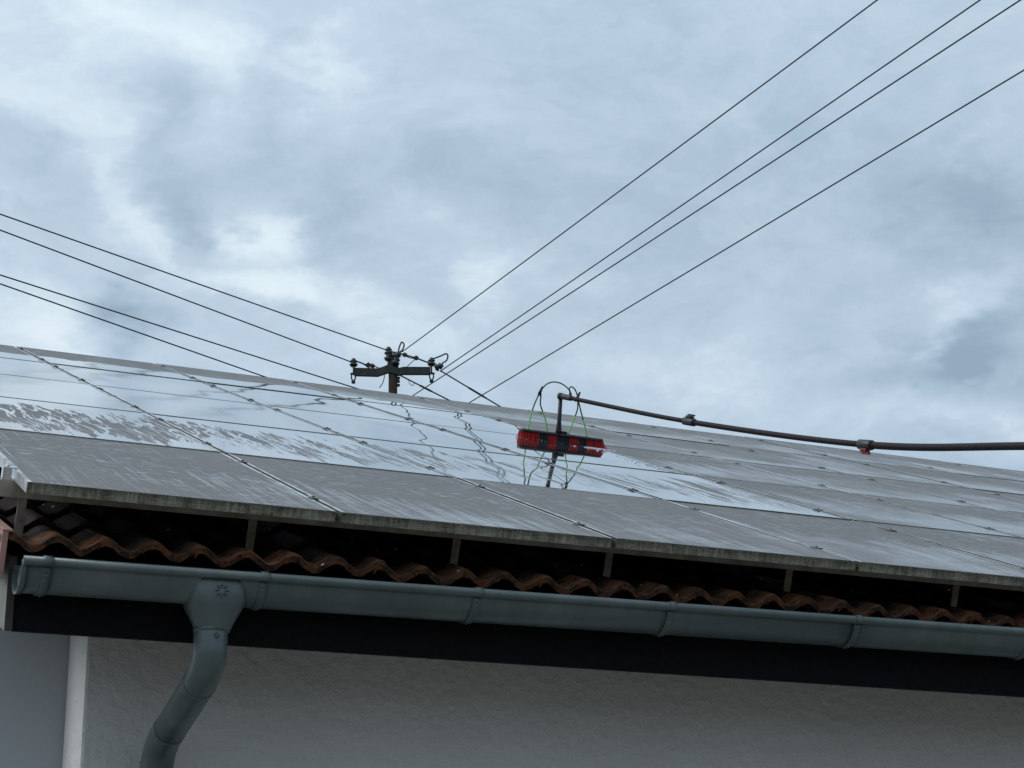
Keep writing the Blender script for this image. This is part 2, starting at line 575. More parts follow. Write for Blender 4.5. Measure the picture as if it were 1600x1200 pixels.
def mat_plaster(name, col, amp, scale, dirty=0.25):
    mt, nb, b = material(name)
    pos = nb.n('ShaderNodeNewGeometry').outputs['Position']
    big = nb.noise(pos, 1.2, 5.0, 0.6)
    tro = nb.noise(pos, scale, 6.0, 0.62, dist=0.4)
    fin = nb.noise(pos, scale * 6, 4.0, 0.6)
    vor = nb.n('ShaderNodeTexVoronoi')
    nb.put(vor.inputs['Vector'], nb.vm('ADD', pos, nb.vm('MULTIPLY', nb.noise(pos, scale, 3.0, color=True), (0.05, 0.05, 0.05))))
    vor.inputs['Scale'].default_value = scale * 1.4
    k = nb.m('MULTIPLY_ADD', nb.m('SUBTRACT', big, 0.5), dirty, 1.0)
    k = nb.m('MULTIPLY_ADD', nb.m('SUBTRACT', fin, 0.5), 0.14, k)
    v = nb.n('ShaderNodeVectorMath', operation='SCALE')
    v.inputs[0].default_value = col
    nb.put(v.inputs['Scale'], k)
    nb.put(b.inputs['Base Color'], v.outputs[0])
    b.inputs['Roughness'].default_value = 0.9
    h = nb.m('MULTIPLY_ADD', fin, 0.3, tro)
    h = nb.m('MULTIPLY_ADD', vor.outputs['Distance'], 0.35, h)
    bump(nb, b, h, amp, 0.012)
    return mt


def mat_zinc():
    mt, nb, b = material('painted_zinc')
    pos = nb.n('ShaderNodeNewGeometry').outputs['Position']
    big = nb.noise(pos, 3.0, 5.0, 0.6)
    stk = nb.noise(nb.vm('MULTIPLY', pos, (16.0, 5.0, 5.0)), 1.0, 4.0, 0.6)
    fin = nb.noise(pos, 70.0, 3.0, 0.6)
    k = nb.m('MULTIPLY_ADD', nb.m('SUBTRACT', stk, 0.5), 0.5, nb.m('MULTIPLY', nb.m('SUBTRACT', big, 0.5), 1.0))
    c = nb.ramp(nb.m('ADD', k, 0.5), [(0.2, (0.056, 0.077, 0.078)), (0.5, (0.082, 0.107, 0.108)), (0.8, (0.122, 0.150, 0.148))])
    nb.put(b.inputs['Base Color'], c)
    nb.put(b.inputs['Roughness'], nb.lin(fin, 0.3, 0.7, 0.30, 0.46))
    b.inputs['Metallic'].default_value = 0.25
    dent = nb.noise(nb.vm('ADD', pos, (4.0, 2.0, 7.0)), 5.5, 2.0, 0.5)
    bump(nb, b, nb.m('MULTIPLY_ADD', fin, 0.05, nb.m('MULTIPLY_ADD', dent, 0.8, big)), 0.35, 0.008)
    return mt


M_GLASS = mat_glass()
M_ALU = mat_alu_clean()
M_GRIME = mat_alu_grimy()
M_DUST = mat_dust_top()
M_TILE = mat_tile()
M_VERGE = simple('verge_clay', (0.30, 0.17, 0.14), 0.8, 0, 0.2, 9, 0.2)
M_WALL = mat_plaster('rough_plaster', (0.58, 0.583, 0.573), 0.8, 19.0)
M_SMOOTH = mat_plaster('smooth_plaster', (0.37, 0.395, 0.415), 0.12, 18.0, 0.12)
M_ZINC = mat_zinc()
M_DARKWOOD = simple('dark_stained_board', (0.004, 0.0048, 0.006), 0.8, 0, 0.4, 30, 0.3)
M_DARKWOOD.node_tree.nodes['Principled BSDF'].inputs['Specular IOR Level'].default_value = 0.12
M_BROWN = simple('brown_board', (0.035, 0.026, 0.02), 0.75, 0, 0.35, 25, 0.3)
M_RAIL = simple('dull_rail_aluminium', (0.33, 0.30, 0.255), 0.6, 0.15, 0.35, 14)
M_SEAM = simple('dark_frame_side', (0.055, 0.055, 0.045), 0.8, 0, 0.5, 30)
M_EDGE, _nb, _b = material('dirty_shaded_tile_edge')
_p = _nb.n('ShaderNodeNewGeometry').outputs['Position']
_k1, _k2 = _nb.noise(_p, 26.0, 5.0, 0.7), _nb.noise(_p, 90.0, 4.0, 0.7)
_c = _nb.mix(_nb.ss(_k1, 0.42, 0.60), rgb(0.16, 0.058, 0.028), rgb(0.028, 0.022, 0.017))
_c = _nb.mix(_nb.m('MULTIPLY', _nb.ss(_k2, 0.52, 0.66), 0.6), _c, rgb(0.085, 0.075, 0.055))
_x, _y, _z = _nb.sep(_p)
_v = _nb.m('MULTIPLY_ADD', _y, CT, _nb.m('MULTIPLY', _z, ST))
_c = _nb.mix(_nb.m('MULTIPLY', _nb.ss(_v, 0.10, 0.20), 0.93), _c, rgb(0.012, 0.011, 0.0105))  # array's shade painted into the edge colour further up the slope
_nb.put(_b.inputs['Base Color'], _c)
_b.inputs['Roughness'].default_value = 0.9
_b.inputs['Specular IOR Level'].default_value = 0.1
bump(_nb, _b, _nb.m('ADD', _k1, _k2), 0.9, 0.006)
M_BARGE = simple('weathered_pale_board', (0.17, 0.17, 0.16), 0.85, 0, 0.3, 12, 0.2)
M_CLAMP = simple('clamp_metal', (0.16, 0.16, 0.15), 0.45, 0.5, 0.3, 60)
M_HOOK = simple('galvanised_hook', (0.24, 0.21, 0.17), 0.7, 0.1, 0.4, 30)
M_STEEL = simple('weathered_steel', (0.03, 0.034, 0.031), 0.7, 0.2, 0.5, 18)
M_RUST = simple('rusty_tube', (0.05, 0.03, 0.024), 0.8, 0.1, 0.5, 14)
M_PORC = simple('dark_green_porcelain', (0.02, 0.032, 0.028), 0.28, 0, 0.3, 20)
M_CABLE = simple('black_cable', (0.018, 0.018, 0.02), 0.6, 0, 0.2, 20)
M_BLACK = simple('black_plastic', (0.012, 0.012, 0.015), 0.42, 0, 0.3, 40)
M_CARBON = simple('carbon_pole', (0.014, 0.009, 0.011), 0.6, 0, 0.4, 30)
M_CARBON.node_tree.nodes['Principled BSDF'].inputs['Specular IOR Level'].default_value = 0.22
M_REDP = simple('red_plastic', (0.20, 0.010, 0.012), 0.4, 0, 0.3, 40)
M_REDB = simple('red_bristle', (0.46, 0.009, 0.010), 0.6, 0, 0.55, 160)
M_BLKB = simple('black_bristle', (0.012, 0.02, 0.024), 0.5, 0, 0.35, 160)
M_GREEN = simple('green_tube', (0.20, 0.62, 0.10), 0.35, 0, 0.15, 40)
M_DKHOSE = simple('dark_hose', (0.025, 0.085, 0.05), 0.4, 0, 0.2, 40)
M_WATER, _nb, _b = material('water_film')
_b.inputs['Base Color'].default_value = rgb(0.8, 0.85, 0.9)
_b.inputs['Roughness'].default_value = 0.05
_b.inputs['IOR'].default_value = 1.33
_b.inputs['Transmission Weight'].default_value = 0.25
M_GROUND = mat_plaster('paving_grey', (0.20, 0.185, 0.16), 0.4, 6.0, 0.5)

# ------------------------------------------------------------------ ground
bm = bmesh.new()
S = 900
bm.faces.new([bm.verts.new(p) for p in ((-S, -S, GROUND), (S, -S, GROUND), (S, S, GROUND), (-S, S, GROUND))])
link('ground', done(bm, 'ground'), None, M_GROUND, kind='structure')

# ------------------------------------------------------------------ house
house = thing('house', 'white plastered house with a clay tiled roof under the solar panels', 'house', (0, 0, GROUND))
HI = Matrix.Translation((0, 0, -GROUND))        # children are written in world coordinates


def hpart(name, bm_or_me, mat, parent=None, kind=None):
    me = bm_or_me if isinstance(bm_or_me, bpy.types.Mesh) else done(bm_or_me, name)
    o = link(name, me, parent or house, mat, kind=kind)
    if parent is None:
        o.location = (0, 0, -GROUND)
    return o


X1 = 17.4                 # far gable
WY = 0.85                 # front wall plane
WX = 0.385                # its left corner
RIDGE_V = 8.25
HT = -0.185               # tile trough height off the array plane
ry = RIDGE_V * CT - HT * ST
rz = RIDGE_V * ST + HT * CT
YB = 2 * ry - 0.1
ZSOF = -0.10              # soffit level

# front wall: displaced sheet with softly rounded corner, plus thickness
bm = bmesh.new()
bm_box(bm, (WX, WY, GROUND), (X1 - 0.2, WY + 0.325, ZSOF + 0.06), bevel=0.012)
hpart('front_wall', bm, M_WALL)
bm = bmesh.new()
bm_box(bm, (0.06, WY + 0.327, GROUND), (X1 - 0.2, YB - 0.6, ZSOF + 0.06))
# gable triangles
for gx in (0.06, X1 - 0.5):
    a = [bm.verts.new((gx, WY + 0.33, ZSOF + 0.062)), bm.verts.new((gx, YB - 0.62, ZSOF + 0.062)), bm.verts.new((gx, ry, rz - 0.16))]
    b2 = [bm.verts.new((gx + 0.3, WY + 0.33, ZSOF + 0.062)), bm.verts.new((gx + 0.3, YB - 0.62, ZSOF + 0.062)), bm.verts.new((gx + 0.3, ry, rz - 0.16))]
    bm.faces.new(a)
    bm.faces.new(b2[::-1])
    for i in range(3):
        j = (i + 1) % 3
        bm.faces.new((a[i], b2[i], b2[j], a[j]))
o = hpart('recessed_wall', bm, M_SMOOTH)
o['label'] = 'smooth pale grey wall set back left of the rough front wall'

# eaves: fascia board, soffit, barge board
bm = bmesh.new()
bm_box(bm, (0.026, 0.2, -0.421), (X1, 0.224, -0.17), bevel=0.003)
hpart('fascia_board', bm, M_DARKWOOD)
bm = bmesh.new()
for (xa, xb, ya, yb) in ((0.03, X1, 0.226, WY - 0.004), (0.03, WX - 0.003, WY - 0.002, WY + 0.322)):
    q = [(xa, ya), (xb, ya), (xb, yb), (xa, yb)]
    lo_ = [bm.verts.new((x, y, -0.285 + (y - 0.226) * ST / CT)) for x, y in q]
    up_ = [bm.verts.new((x, y, -0.265 + (y - 0.226) * ST / CT)) for x, y in q]
    bm.faces.new(lo_[::-1])
    bm.faces.new(up_)
    for i in range(4):
        j = (i + 1) % 4
        bm.faces.new((lo_[i], lo_[j], up_[j], up_[i]))
hpart('soffit', bm, M_DARKWOOD)
bm = bmesh.new()
B0, B1 = Vector((0, 0.17, 0)), Vector((0, ry, 0))
prof = [(0.188, -0.426), (0.188, -0.19), (ry, rz - 0.06), (ry, rz - 0.27), (0.40, -0.355)]
for x in (0.0, 0.024):
    bm.faces.new([bm.verts.new((x, yy, zz)) for yy, zz in prof])
bm.verts.ensure_lookup_table()
n_ = len(prof)
for i in range(n_):
    j = (i + 1) % n_
    bm.faces.new((bm.verts[i], bm.verts[j], bm.verts[n_ + j], bm.verts[n_ + i]))
bmesh.ops.recalc_face_normals(bm, faces=bm.faces[:])
for f_ in bm.faces:
    if f_.normal.x < -0.9:
        f_.material_index = 1
hpart('barge_board', bm, [M_BROWN, M_BARGE])

# ---------------------------------------------------------------- tiled roof
TP = 0.3045               # tile cover width
TC = 0.335                # course
TX0 = -0.022              # verge joint
TV0 = None
# front tile edge at y ~ 0.10, crest z ~ -0.13
edge = Vector((0, 0.10, -0.132))
nrm = Vector((0, -ST, CT))
HC = edge.dot(nrm)        # crest height off the array plane
TV0 = edge.dot(Vector((0, CT, ST)))
AMP = 0.037


def tile_mesh(segs=36, fine=True, seed=0.0):
    bm = bmesh.new()
    length = 0.42
    L = TP + 0.035
    top, bot = [], []
    rows_ = (0.0, 0.012, length) if fine else (0.0, length)
    grid_t, grid_b = [], []
    for k, vv in enumerate(rows_):
        rt, rb = [], []
        for i in range(segs + 1):
            xx = -0.02 + L * i / segs
            # two waves per tile, crest at the joints and the middle
            ph = 2 * math.pi * xx / (TP / 2)
            wv = 0.5 + 0.5 * math.cos(ph)
            wv = wv ** 1.0
            zt = -AMP * (1 - wv)
            if i == 0:
                zt -= 0.012
            rise = 0.006 * (mnoise.noise((xx * 30 + seed * 9, 0, seed)) + 0.6 * mnoise.noise((xx * 95, 2, seed)))
            lip = -0.005 if (fine and k == 0) else 0.0
            h = zt + lip - vv * 0.07 + 0.002 + (0.0035 * mnoise.noise((xx * 40, vv * 20, seed + 4)) if fine else 0)
            rt.append(bm.verts.new((xx, vv + rise * (k == 0), h)))
            rb.append(bm.verts.new((xx, vv + rise * (k == 0) + 0.004, h - 0.023 + (-lip) * 0.3 + (0.004 * mnoise.noise((xx * 60, 7, seed)) if fine else 0))))
        grid_t.append(rt)
        grid_b.append(rb)
    for g_, fl in ((grid_t, False), (grid_b, True)):
        for a, b in zip(g_, g_[1:]):
            for i in range(segs):
                q = (a[i], a[i + 1], b[i + 1], b[i])
                f_ = bm.faces.new(q[::-1] if fl else q)
                f_.smooth = True
    for i in range(segs):
        bm.faces.new((grid_b[0][i], grid_b[0][i + 1], grid_t[0][i + 1], grid_t[0][i])).material_index = 1
        bm.faces.new((grid_t[-1][i], grid_t[-1][i + 1], grid_b[-1][i + 1], grid_b[-1][i]))
    for k in range(len(rows_) - 1):
        bm.faces.new((grid_t[k][0], grid_t[k + 1][0], grid_b[k + 1][0], grid_b[k][0]))
        bm.faces.new((grid_t[k][-1], grid_b[k][-1], grid_b[k + 1][-1], grid_t[k + 1][-1]))
    return done(bm, 'roof_tile')


# roof deck under the tiles (the battens' underlay), both slopes
bm = bmesh.new()
p0 = roof(0, TV0 + 0.14, HC - 0.125)
for (ya, za, yb, zb) in ((p0.y, p0.z, ry, rz - 0.03),):
    for (xa, xb) in ((0.03, X1),):
        q = [(xa, ya, za), (xb, ya, za), (xb, yb, zb), (xa, yb, zb)]
        t_ = [bm.verts.new(p) for p in q]
        u_ = [bm.verts.new((p[0], p[1], p[2] - 0.03)) for p in q]
        bm.faces.new(t_)
        bm.faces.new(u_[::-1])
        for i in range(4):
            j = (i + 1) % 4
            bm.faces.new((t_[i], u_[i], u_[j], t_[j]))
roof_o = hpart('roof', bm, M_DARKWOOD)

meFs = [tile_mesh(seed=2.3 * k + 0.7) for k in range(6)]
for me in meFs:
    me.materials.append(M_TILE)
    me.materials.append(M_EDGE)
NT = int((X1 - TX0) / TP)
NR = int((RIDGE_V - TV0) / TC)
rest = bmesh.new()
meC = tile_mesh(14, False)
cnt = 0
for r in range(NR):
    for c in range(NT):
        single = (r < 3) or (r < 8 and c < 14)
        if single and cnt < 298:
            o = bpy.data.objects.new('roof_tile', random.choice(meFs))
            COL.objects.link(o)
            o.parent = roof_o
            jit = Vector((random.uniform(-.002, .002), random.uniform(-.006, .006), random.uniform(-.002, .003)))
            p = roof(TX0 + c * TP + jit.x, TV0 + r * TC + jit.y, HC + jit.z + 0.004 * (c % 2))
            Mx = Matrix.Translation(p) @ MR @ Matrix.Rotation(random.uniform(-.006, .006), 4, 'Z') @ Matrix.Rotation(random.uniform(-.006, .006), 4, 'Y')
            o.matrix_local = Mx
            cnt += 1
        else:
            p = roof(TX0 + c * TP, TV0 + r * TC, HC)
            Mx = Matrix.Translation(p) @ MR
            k0 = len(rest.verts)
            rest.from_mesh(meC)
            rest.verts.ensure_lookup_table()
            bmesh.ops.transform(rest, matrix=Mx, verts=rest.verts[k0:])
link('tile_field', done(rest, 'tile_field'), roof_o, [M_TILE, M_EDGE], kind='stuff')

# rear slope: one corrugated sheet of tiles, far side of the house
bm = bmesh.new()
gx_ = []
nx = NT * 8
for k, f_ in enumerate((0.0, 1.0)):
    row_ = []
    for i in range(nx + 1):
        xx = TX0 + i * TP / 8
        hh = -AMP * (0.5 - 0.5 * math.cos(4 * math.pi * i / 8))
        row_.append(bm.verts.new((xx, ry + 0.02 + f_ * (YB - ry - 0.1), rz + 0.05 + hh - f_ * (YB - ry - 0.1) * ST / CT)))
    gx_.append(row_)
for i in range(nx):
    bm.faces.new((gx_[0][i], gx_[0][i + 1], gx_[1][i + 1], gx_[1][i])).smooth = True
link('rear_tile_slope', done(bm, 'rear_tile_slope'), roof_o, M_TILE, kind='stuff')
# ridge caps
for i in range(int(X1 / 0.36)):
    bm = bmesh.new()
    pts = []
    for k in range(9):
        a = math.pi * k / 8
        pts.append((math.cos(a) * 0.1, math.sin(a) * 0.075))
    x0 = TX0 + i * 0.36
    ra_ = [bm.verts.new((x0, ry + p[0], rz + 0.005 + p[1])) for p in pts]
    rb_ = [bm.verts.new((x0 + 0.385, ry + p[0] * 0.93, rz - 0.001 + p[1] * 0.93)) for p in pts]
    for k in range(8):
        bm.faces.new((ra_[k], ra_[k + 1], rb_[k + 1], rb_[k])).smooth = True
    link('ridge_tile', done(bm, 'ridge_tile'), roof_o, M_TILE)
# verge tiles: hanging side flange of the first tile of each course
bm = bmesh.new()
bm_box(bm, (-0.040, 0.0, -0.150), (-0.021, 0.43, -0.004), bevel=0.004)
bm_box(bm, (-0.040, 0.0, -0.004), (-0.008, 0.43, 0.004), bevel=0.004)
meV = done(bm, 'verge_tile')
meV.materials.append(M_VERGE)
for r in range(NR):
    o = bpy.data.objects.new('verge_tile', meV)
    COL.objects.link(o)
    o.parent = roof_o
    o.matrix_local = Matrix.Translation(roof(0.0, TV0 - 0.006 + r * TC, HC)) @ MR @ Matrix.Rotation(-0.045, 4, 'X')

# ---------------------------------------------------------------- gutter
GR = 0.084
GY = 0.086                # centre line
SAG = 0.0086              # rise to the right


def gz(x):
    return -0.243 + SAG * x


def strip_profile(bm, prof, x0, x1, thick_pts=None):
    """sweep a closed (y,z) polygon along x with the gutter's fall"""
    rings = []
    for x in (x0, x1):
        rings.append([bm.verts.new((x, p[0], p[1] + gz(x))) for p in prof])
    n_ = len(prof)
    for i in range(n_):
        j = (i + 1) % n_
        f_ = bm.faces.new((rings[0][i], rings[0][j], rings[1][j], rings[1][i]))
        f_.smooth = True
    bm.faces.new(rings[0])
    bm.faces.new(rings[1][::-1])


def half_round(r_out, r_in, y0, a0=180, a1=360, n_=20):
    out = [(y0 + r_out * math.cos(rad(a0 + (a1 - a0) * k / n_)), r_out * math.sin(rad(a0 + (a1 - a0) * k / n_))) for k in range(n_ + 1)]
    inn = [(y0 + r_in * math.cos(rad(a1 - (a1 - a0) * k / n_)), r_in * math.sin(rad(a1 - (a1 - a0) * k / n_))) for k in range(n_ + 1)]
    return out + inn


GX0 = 0.012
bm = bmesh.new()
seams = [GX0, 3.02, 6.02, 9.02, 12.02, 15.02, X1]
for a, b in zip(seams, seams[1:]):
    strip_profile(bm, half_round(GR, GR - 0.0025, GY), a, b)
# rear upstand
strip_profile(bm, [(GY + GR - 0.0025, 0.001), (GY + GR - 0.0002, 0.001), (GY + GR - 0.0002, 0.02), (GY + GR - 0.0025, 0.02)], GX0, X1)
gutter = hpart('gutter', bm, M_ZINC)
bm = bmesh.new()
BR = 0.0150
bm_tube(bm, [(x, GY - GR - BR + 0.0035, gz(x) - 0.005) for x in (GX0, 3, 6, 9, 12, 15, X1)], BR, 14)
link('gutter_bead', done(bm, 'gutter_bead'), gutter, M_ZINC)
# end cap (open lip seen from the left)
bm = bmesh.new()
strip_profile(bm, half_round(GR + 0.004, GR + 0.0005, GY), GX0 - 0.003, GX0 + 0.014)
ring = [bm.verts.new((GX0 + 0.010, p[0], p[1] + gz(0))) for p in half_round(GR - 0.0026, GR - 0.003, GY)[:21]]
bm.faces.new(ring)
link('end_cap', done(bm, 'end_cap'), gutter, M_ZINC)
# brackets
for bx in (0.083, 0.762, 1.497, 2.231, 3.003, 3.79, 4.56, 5.34, 6.1, 6.9, 7.7, 8.5, 9.3, 10.1, 10.9, 11.7, 12.5):
    bm = bmesh.new()
    strip_profile(bm, half_round(GR + 0.0055, GR + 0.0004, GY, 190, 352), bx - 0.0135, bx + 0.0135)
    # wrap over the bead
    pr = []
    for k in range(15):
        a = rad(232 - 250 * k / 14)
        pr.append((GY - GR - BR + 0.0035 + (BR + 0.0035) * math.cos(a), -0.005 + (BR + 0.0035) * math.sin(a)))
    for k in range(15):
        a = rad(-18 + 250 * k / 14)
        pr.append((GY - GR - BR + 0.0035 + (BR + 0.0005) * math.cos(a), -0.005 + (BR + 0.0005) * math.sin(a)))
    strip_profile(bm, pr, bx - 0.0135, bx + 0.0135)
    # spring clip plate with a hole rim on the front face
    a = rad(206)
    cpos = Vector((bx, GY + (GR + 0.0058) * math.cos(a), gz(bx) + (GR + 0.0058) * math.sin(a)))
    nr = Vector((0, math.cos(a), math.sin(a)))
    up = Vector((0, math.sin(a), -math.cos(a)))
    Mx = Matrix.Translation(cpos) @ Matrix(((1, 0, 0, 0), (0, up.y, nr.y, 0), (0, up.z, nr.z, 0), (0, 0, 0, 1)))
    bm_lathe(bm, [(0.0095, 0.0), (0.0095, 0.002), (0.0062, 0.0032), (0.0058, 0.0006), (0.003, 0.0004)], 16, Mx)
    # narrow stiffening rib
    rib = [(bx, GY + (GR + 0.006) * math.cos(rad(t_)), gz(bx) + (GR + 0.006) * math.sin(rad(t_))) for t_ in range(216, 282, 8)]
    bm_tube(bm, rib, 0.0034, 6)
    link('gutter_bracket', done(bm, 'gutter_bracket'), gutter, M_ZINC)

# outlet funnel: a tapered pouch hung under the gutter
OX = 0.626


def loft(bm, rings, cap=True):
    R_ = [[bm.verts.new(p) for p in ring] for ring in rings]
    for a, b in zip(R_, R_[1:]):
        n_ = len(a)
        for i in range(n_):
            j = (i + 1) % n_
            bm.faces.new((a[i], a[j], b[j], b[i])).smooth = True
    if cap:
        bm.faces.new(R_[0][::-1])
        bm.faces.new(R_[-1])


bm = bmesh.new()
zc = gz(OX)
secs = [(-0.006, 0.082, GR * 1.02, GY), (-0.030, 0.089, GR * 1.04, GY), (-0.055, 0.094, GR * 1.05, GY), (-0.078, 0.0945, GR * 1.02, GY), (-0.098, 0.089, 0.079, GY),
        (-0.120, 0.078, 0.070, GY + 0.002), (-0.145, 0.065, 0.062, GY + 0.004), (-0.164, 0.0565, 0.0565, GY + 0.006), (-0.168, 0.0555, 0.0555, GY + 0.006)]
rings = []
for dz_, rx_, ry_, yc_ in secs:
    e_ = 2.0 + 3.0 * max(0.0, 1 + dz_ / 0.12)
    ring = []
    for k in range(36):
        a = 2 * math.pi * k / 36
        ca, sa = math.cos(a), math.sin(a)
        ring.append((OX + rx_ * math.copysign(abs(ca) ** (2 / e_), ca), yc_ + ry_ * math.copysign(abs(sa) ** (2 / e_), sa), zc + dz_))
    rings.append(ring)
loft(bm, rings)
outlet = link('gutter_outlet', done(bm, 'gutter_outlet'), gutter, M_ZINC)


def star(cx_, y_, z_, r_, tilt):
    bm = bmesh.new()
    nr_ = Vector((0, -math.cos(tilt), -math.sin(tilt)))
    upv = Vector((0, -math.sin(tilt), math.cos(tilt)))
    c_ = Vector((cx_, y_, z_))
    for k in range(8):
        a = math.pi * k / 4
        d_ = Vector((math.cos(a), 0, 0)) + upv * math.sin(a)
        s_ = Vector((-math.sin(a), 0, 0)) + upv * math.cos(a)
        i_ = c_ + d_ * r_ * 0.28
        tip = c_ + d_ * r_
        mid_ = c_ + d_ * r_ * 0.62
        v0 = bm.verts.new(i_)
        v1 = bm.verts.new(mid_ + s_ * r_ * 0.12)
        v2 = bm.verts.new(tip)
        v3 = bm.verts.new(mid_ - s_ * r_ * 0.12)
        v4 = bm.verts.new(mid_ + nr_ * 0.008)
        for q in ((v0, v1, v4), (v1, v2, v4), (v2, v3, v4), (v3, v0, v4)):
            bm.faces.new(q)
    return done(bm, 'embossed_star')


link('embossed_star', star(OX + 0.002, GY - GR * 1.05 - 0.0005, zc - 0.056, 0.025, 0.05), gutter, M_ZINC)

# downpipe
PX = 0.622
pz = zc - 0.160
R0 = 0.0535
path = smooth_curve([(PX, 0.092, pz), (PX, 0.092, -0.44), (PX, 0.096, -0.475), (PX, 0.118, -0.508), (PX, 0.165, -0.535), (PX, 0.235, -0.560)], 6)
bm = bmesh.new()
bm_tube(bm, path, R0, 28)
bm_tube(bm, [(PX, 0.092, pz + 0.001), (PX, 0.092, pz - 0.012)], [R0 + 0.003, R0 + 0.0015], 28)
down = hpart('downpipe', bm, M_ZINC)
link('embossed_mark', star(PX + 0.004, 0.092 - R0 - 0.0005, pz - 0.03, 0.011, 0.0), down, M_ZINC)
p1 = Vector((PX, 0.200, -0.548))
p2 = Vector((PX, 0.600, -0.652))
bm = bmesh.new()
bm_tube(bm, [p1, p1.lerp(p2, 0.03), p1.lerp(p2, 0.5), p2], [R0 + 0.0014, R0 + 0.0016, R0 + 0.0012, R0 + 0.0012], 28)
link('pipe_run', done(bm, 'pipe_run'), down, M_ZINC)
bm = bmesh.new()
bm_tube(bm, smooth_curve([(PX, 0.565, -0.643), (PX, 0.63, -0.661), (PX, 0.690, -0.690), (PX, 0.728, -0.735), (PX, 0.738, -0.79), (PX, 0.738, -0.95), (PX, 0.738, GROUND)], 6), R0 + 0.0026, 28)
link('pipe_elbow', done(bm, 'pipe_elbow'), down, M_ZINC)

# ------------------------------------------------------------------ solar array
array = thing('solar_array', 'grey dusty solar panels in five rows covering the roof slope, wet at the left', 'solar array', (0, 0, 0))
FT, FW = 0.035, 0.014     # frame depth and lip
GAPU, GAPV = 0.018, 0.020
pw, ph = PW - GAPU, PH - GAPV
bm = bmesh.new()
h0, h1 = -FT, 0.0
e = 0.0006
# side bars (bright) run the full length, cross bars butt between them
bm_box(bm, (GAPU / 2, 0, h0), (GAPU / 2 + FW, ph, h1), 0)
bm_box(bm, (GAPU / 2 + pw - FW, 0, h0), (GAPU / 2 + pw, ph, h1), 0)
for (va, vb) in ((0.0, FW), (ph - FW, ph)):
    bm_box(bm, (GAPU / 2 + FW + e, va, h0), (GAPU / 2 + pw - FW - e, vb, h1 - 0.0006), 1)
for f_ in bm.faces:
    n0 = f_.normal
    f_.normal_update()
    if f_.material_index == 1 and f_.normal.z > 0.9:
        f_.material_index = 2
    if f_.material_index == 0 and f_.normal.y < -0.9:
        f_.material_index = 1
# frame back flange
bm_box(bm, (GAPU / 2 + FW + e, FW + e, h0 + 0.0005), (GAPU / 2 + FW + 0.02, ph - FW - e, h0 + 0.002), 0)
bm_inner = bm.copy()
for f_ in bm_inner.faces:
    f_.normal_update()
    if abs(f_.normal.x) > 0.9:
        f_.material_index = 3  # sideways faces take a darker colour on all columns but the first
me_frame = done(bm, 'solar_panel')
me_inner = done(bm_inner, 'solar_panel')
for mm in (M_ALU, M_GRIME, M_DUST, M_SEAM):
    me_frame.materials.append(mm)
    me_inner.materials.append(mm)
bm = bmesh.new()
bm_box(bm, (GAPU / 2 + FW + e, FW + e, -0.007), (GAPU / 2 + pw - FW - e, ph - FW - e, -0.0014))
me_glass = done(bm, 'glass')
me_glass.materials.append(M_GLASS)
for r in range(NROW):
    for c in range(NCOL):
        o = bpy.data.objects.new('solar_panel', me_inner if c else me_frame)
        COL.objects.link(o)
        o.parent = array
        j = Vector((0, random.uniform(-.003, .003) if r else random.uniform(-.006, .006), random.uniform(-.0015, .0015)))
        o.matrix_local = Matrix.Translation(roof(c * PW, r * PH + j.y, j.z)) @ MR @ Matrix.Rotation(random.uniform(-.0012, .0012), 4, 'X')
        g = bpy.data.objects.new('glass', me_glass)
        COL.objects.link(g)
        g.parent = o
# rails, hooks, clamps
FA = 0.19
for r in range(NROW):
    for a in (FA, 1 - FA):
        v = (r + a) * PH
        bm = bmesh.new()
        bm_box(bm, (-0.085, v - 0.019, -FT - 0.056), (NCOL * PW + 0.08, v + 0.019, -FT - 0.001), 0, MR, bevel=0.002)
        link('rail', done(bm, 'rail'), array, M_RAIL)
for r in range(NROW):
    for a in (FA, 1 - FA):
        v = (r + a) * PH
        for ux in ((0.046, 0.810, 1.553, 2.156, 2.926, 3.703, 4.5, 5.3, 6.1, 6.9, 7.7, 8.5, 9.3, 10.1, 10.9, 11.7, 12.5, 13.3) if r < 2 else (0.046, 1.2, 2.4, 3.6, 5, 7, 9, 11)):
            bm = bmesh.new()
            bm_box(bm, (ux - 0.014, v - 0.012, -0.235), (ux + 0.014, v - 0.004, -FT - 0.057), 0, MR, bevel=0.001)
            bm_box(bm, (ux - 0.014, v - 0.0035, -0.240), (ux + 0.014, v + 0.10, -0.232), 0, MR)
            link('roof_hook', done(bm, 'roof_hook'), array, M_HOOK)
bm = bmesh.new()
bm_box(bm, (-0.017, -0.024, 0.0006), (0.017, 0.024, 0.0032), bevel=0.0008)
bm_box(bm, (-0.010, -0.026, -0.028), (0.010, 0.026, 0.0004))
bm_lathe(bm, [(0.006, 0.0034), (0.006, 0.0068), (0.004, 0.007), (0.0035, 0.005)], 8)
me_clamp = done(bm, 'mid_clamp')
me_clamp.materials.append(M_CLAMP)
for r in range(NROW):
    for c in range(1, NCOL):
        for a in (FA, 1 - FA):
            o = bpy.data.objects.new('mid_clamp', me_clamp)
            COL.objects.link(o)
            o.parent = array
            o.matrix_local = Matrix.Translation(roof(c * PW, (r + a) * PH - 0.004 + random.uniform(-.012, .012), 0.0015)) @ MR
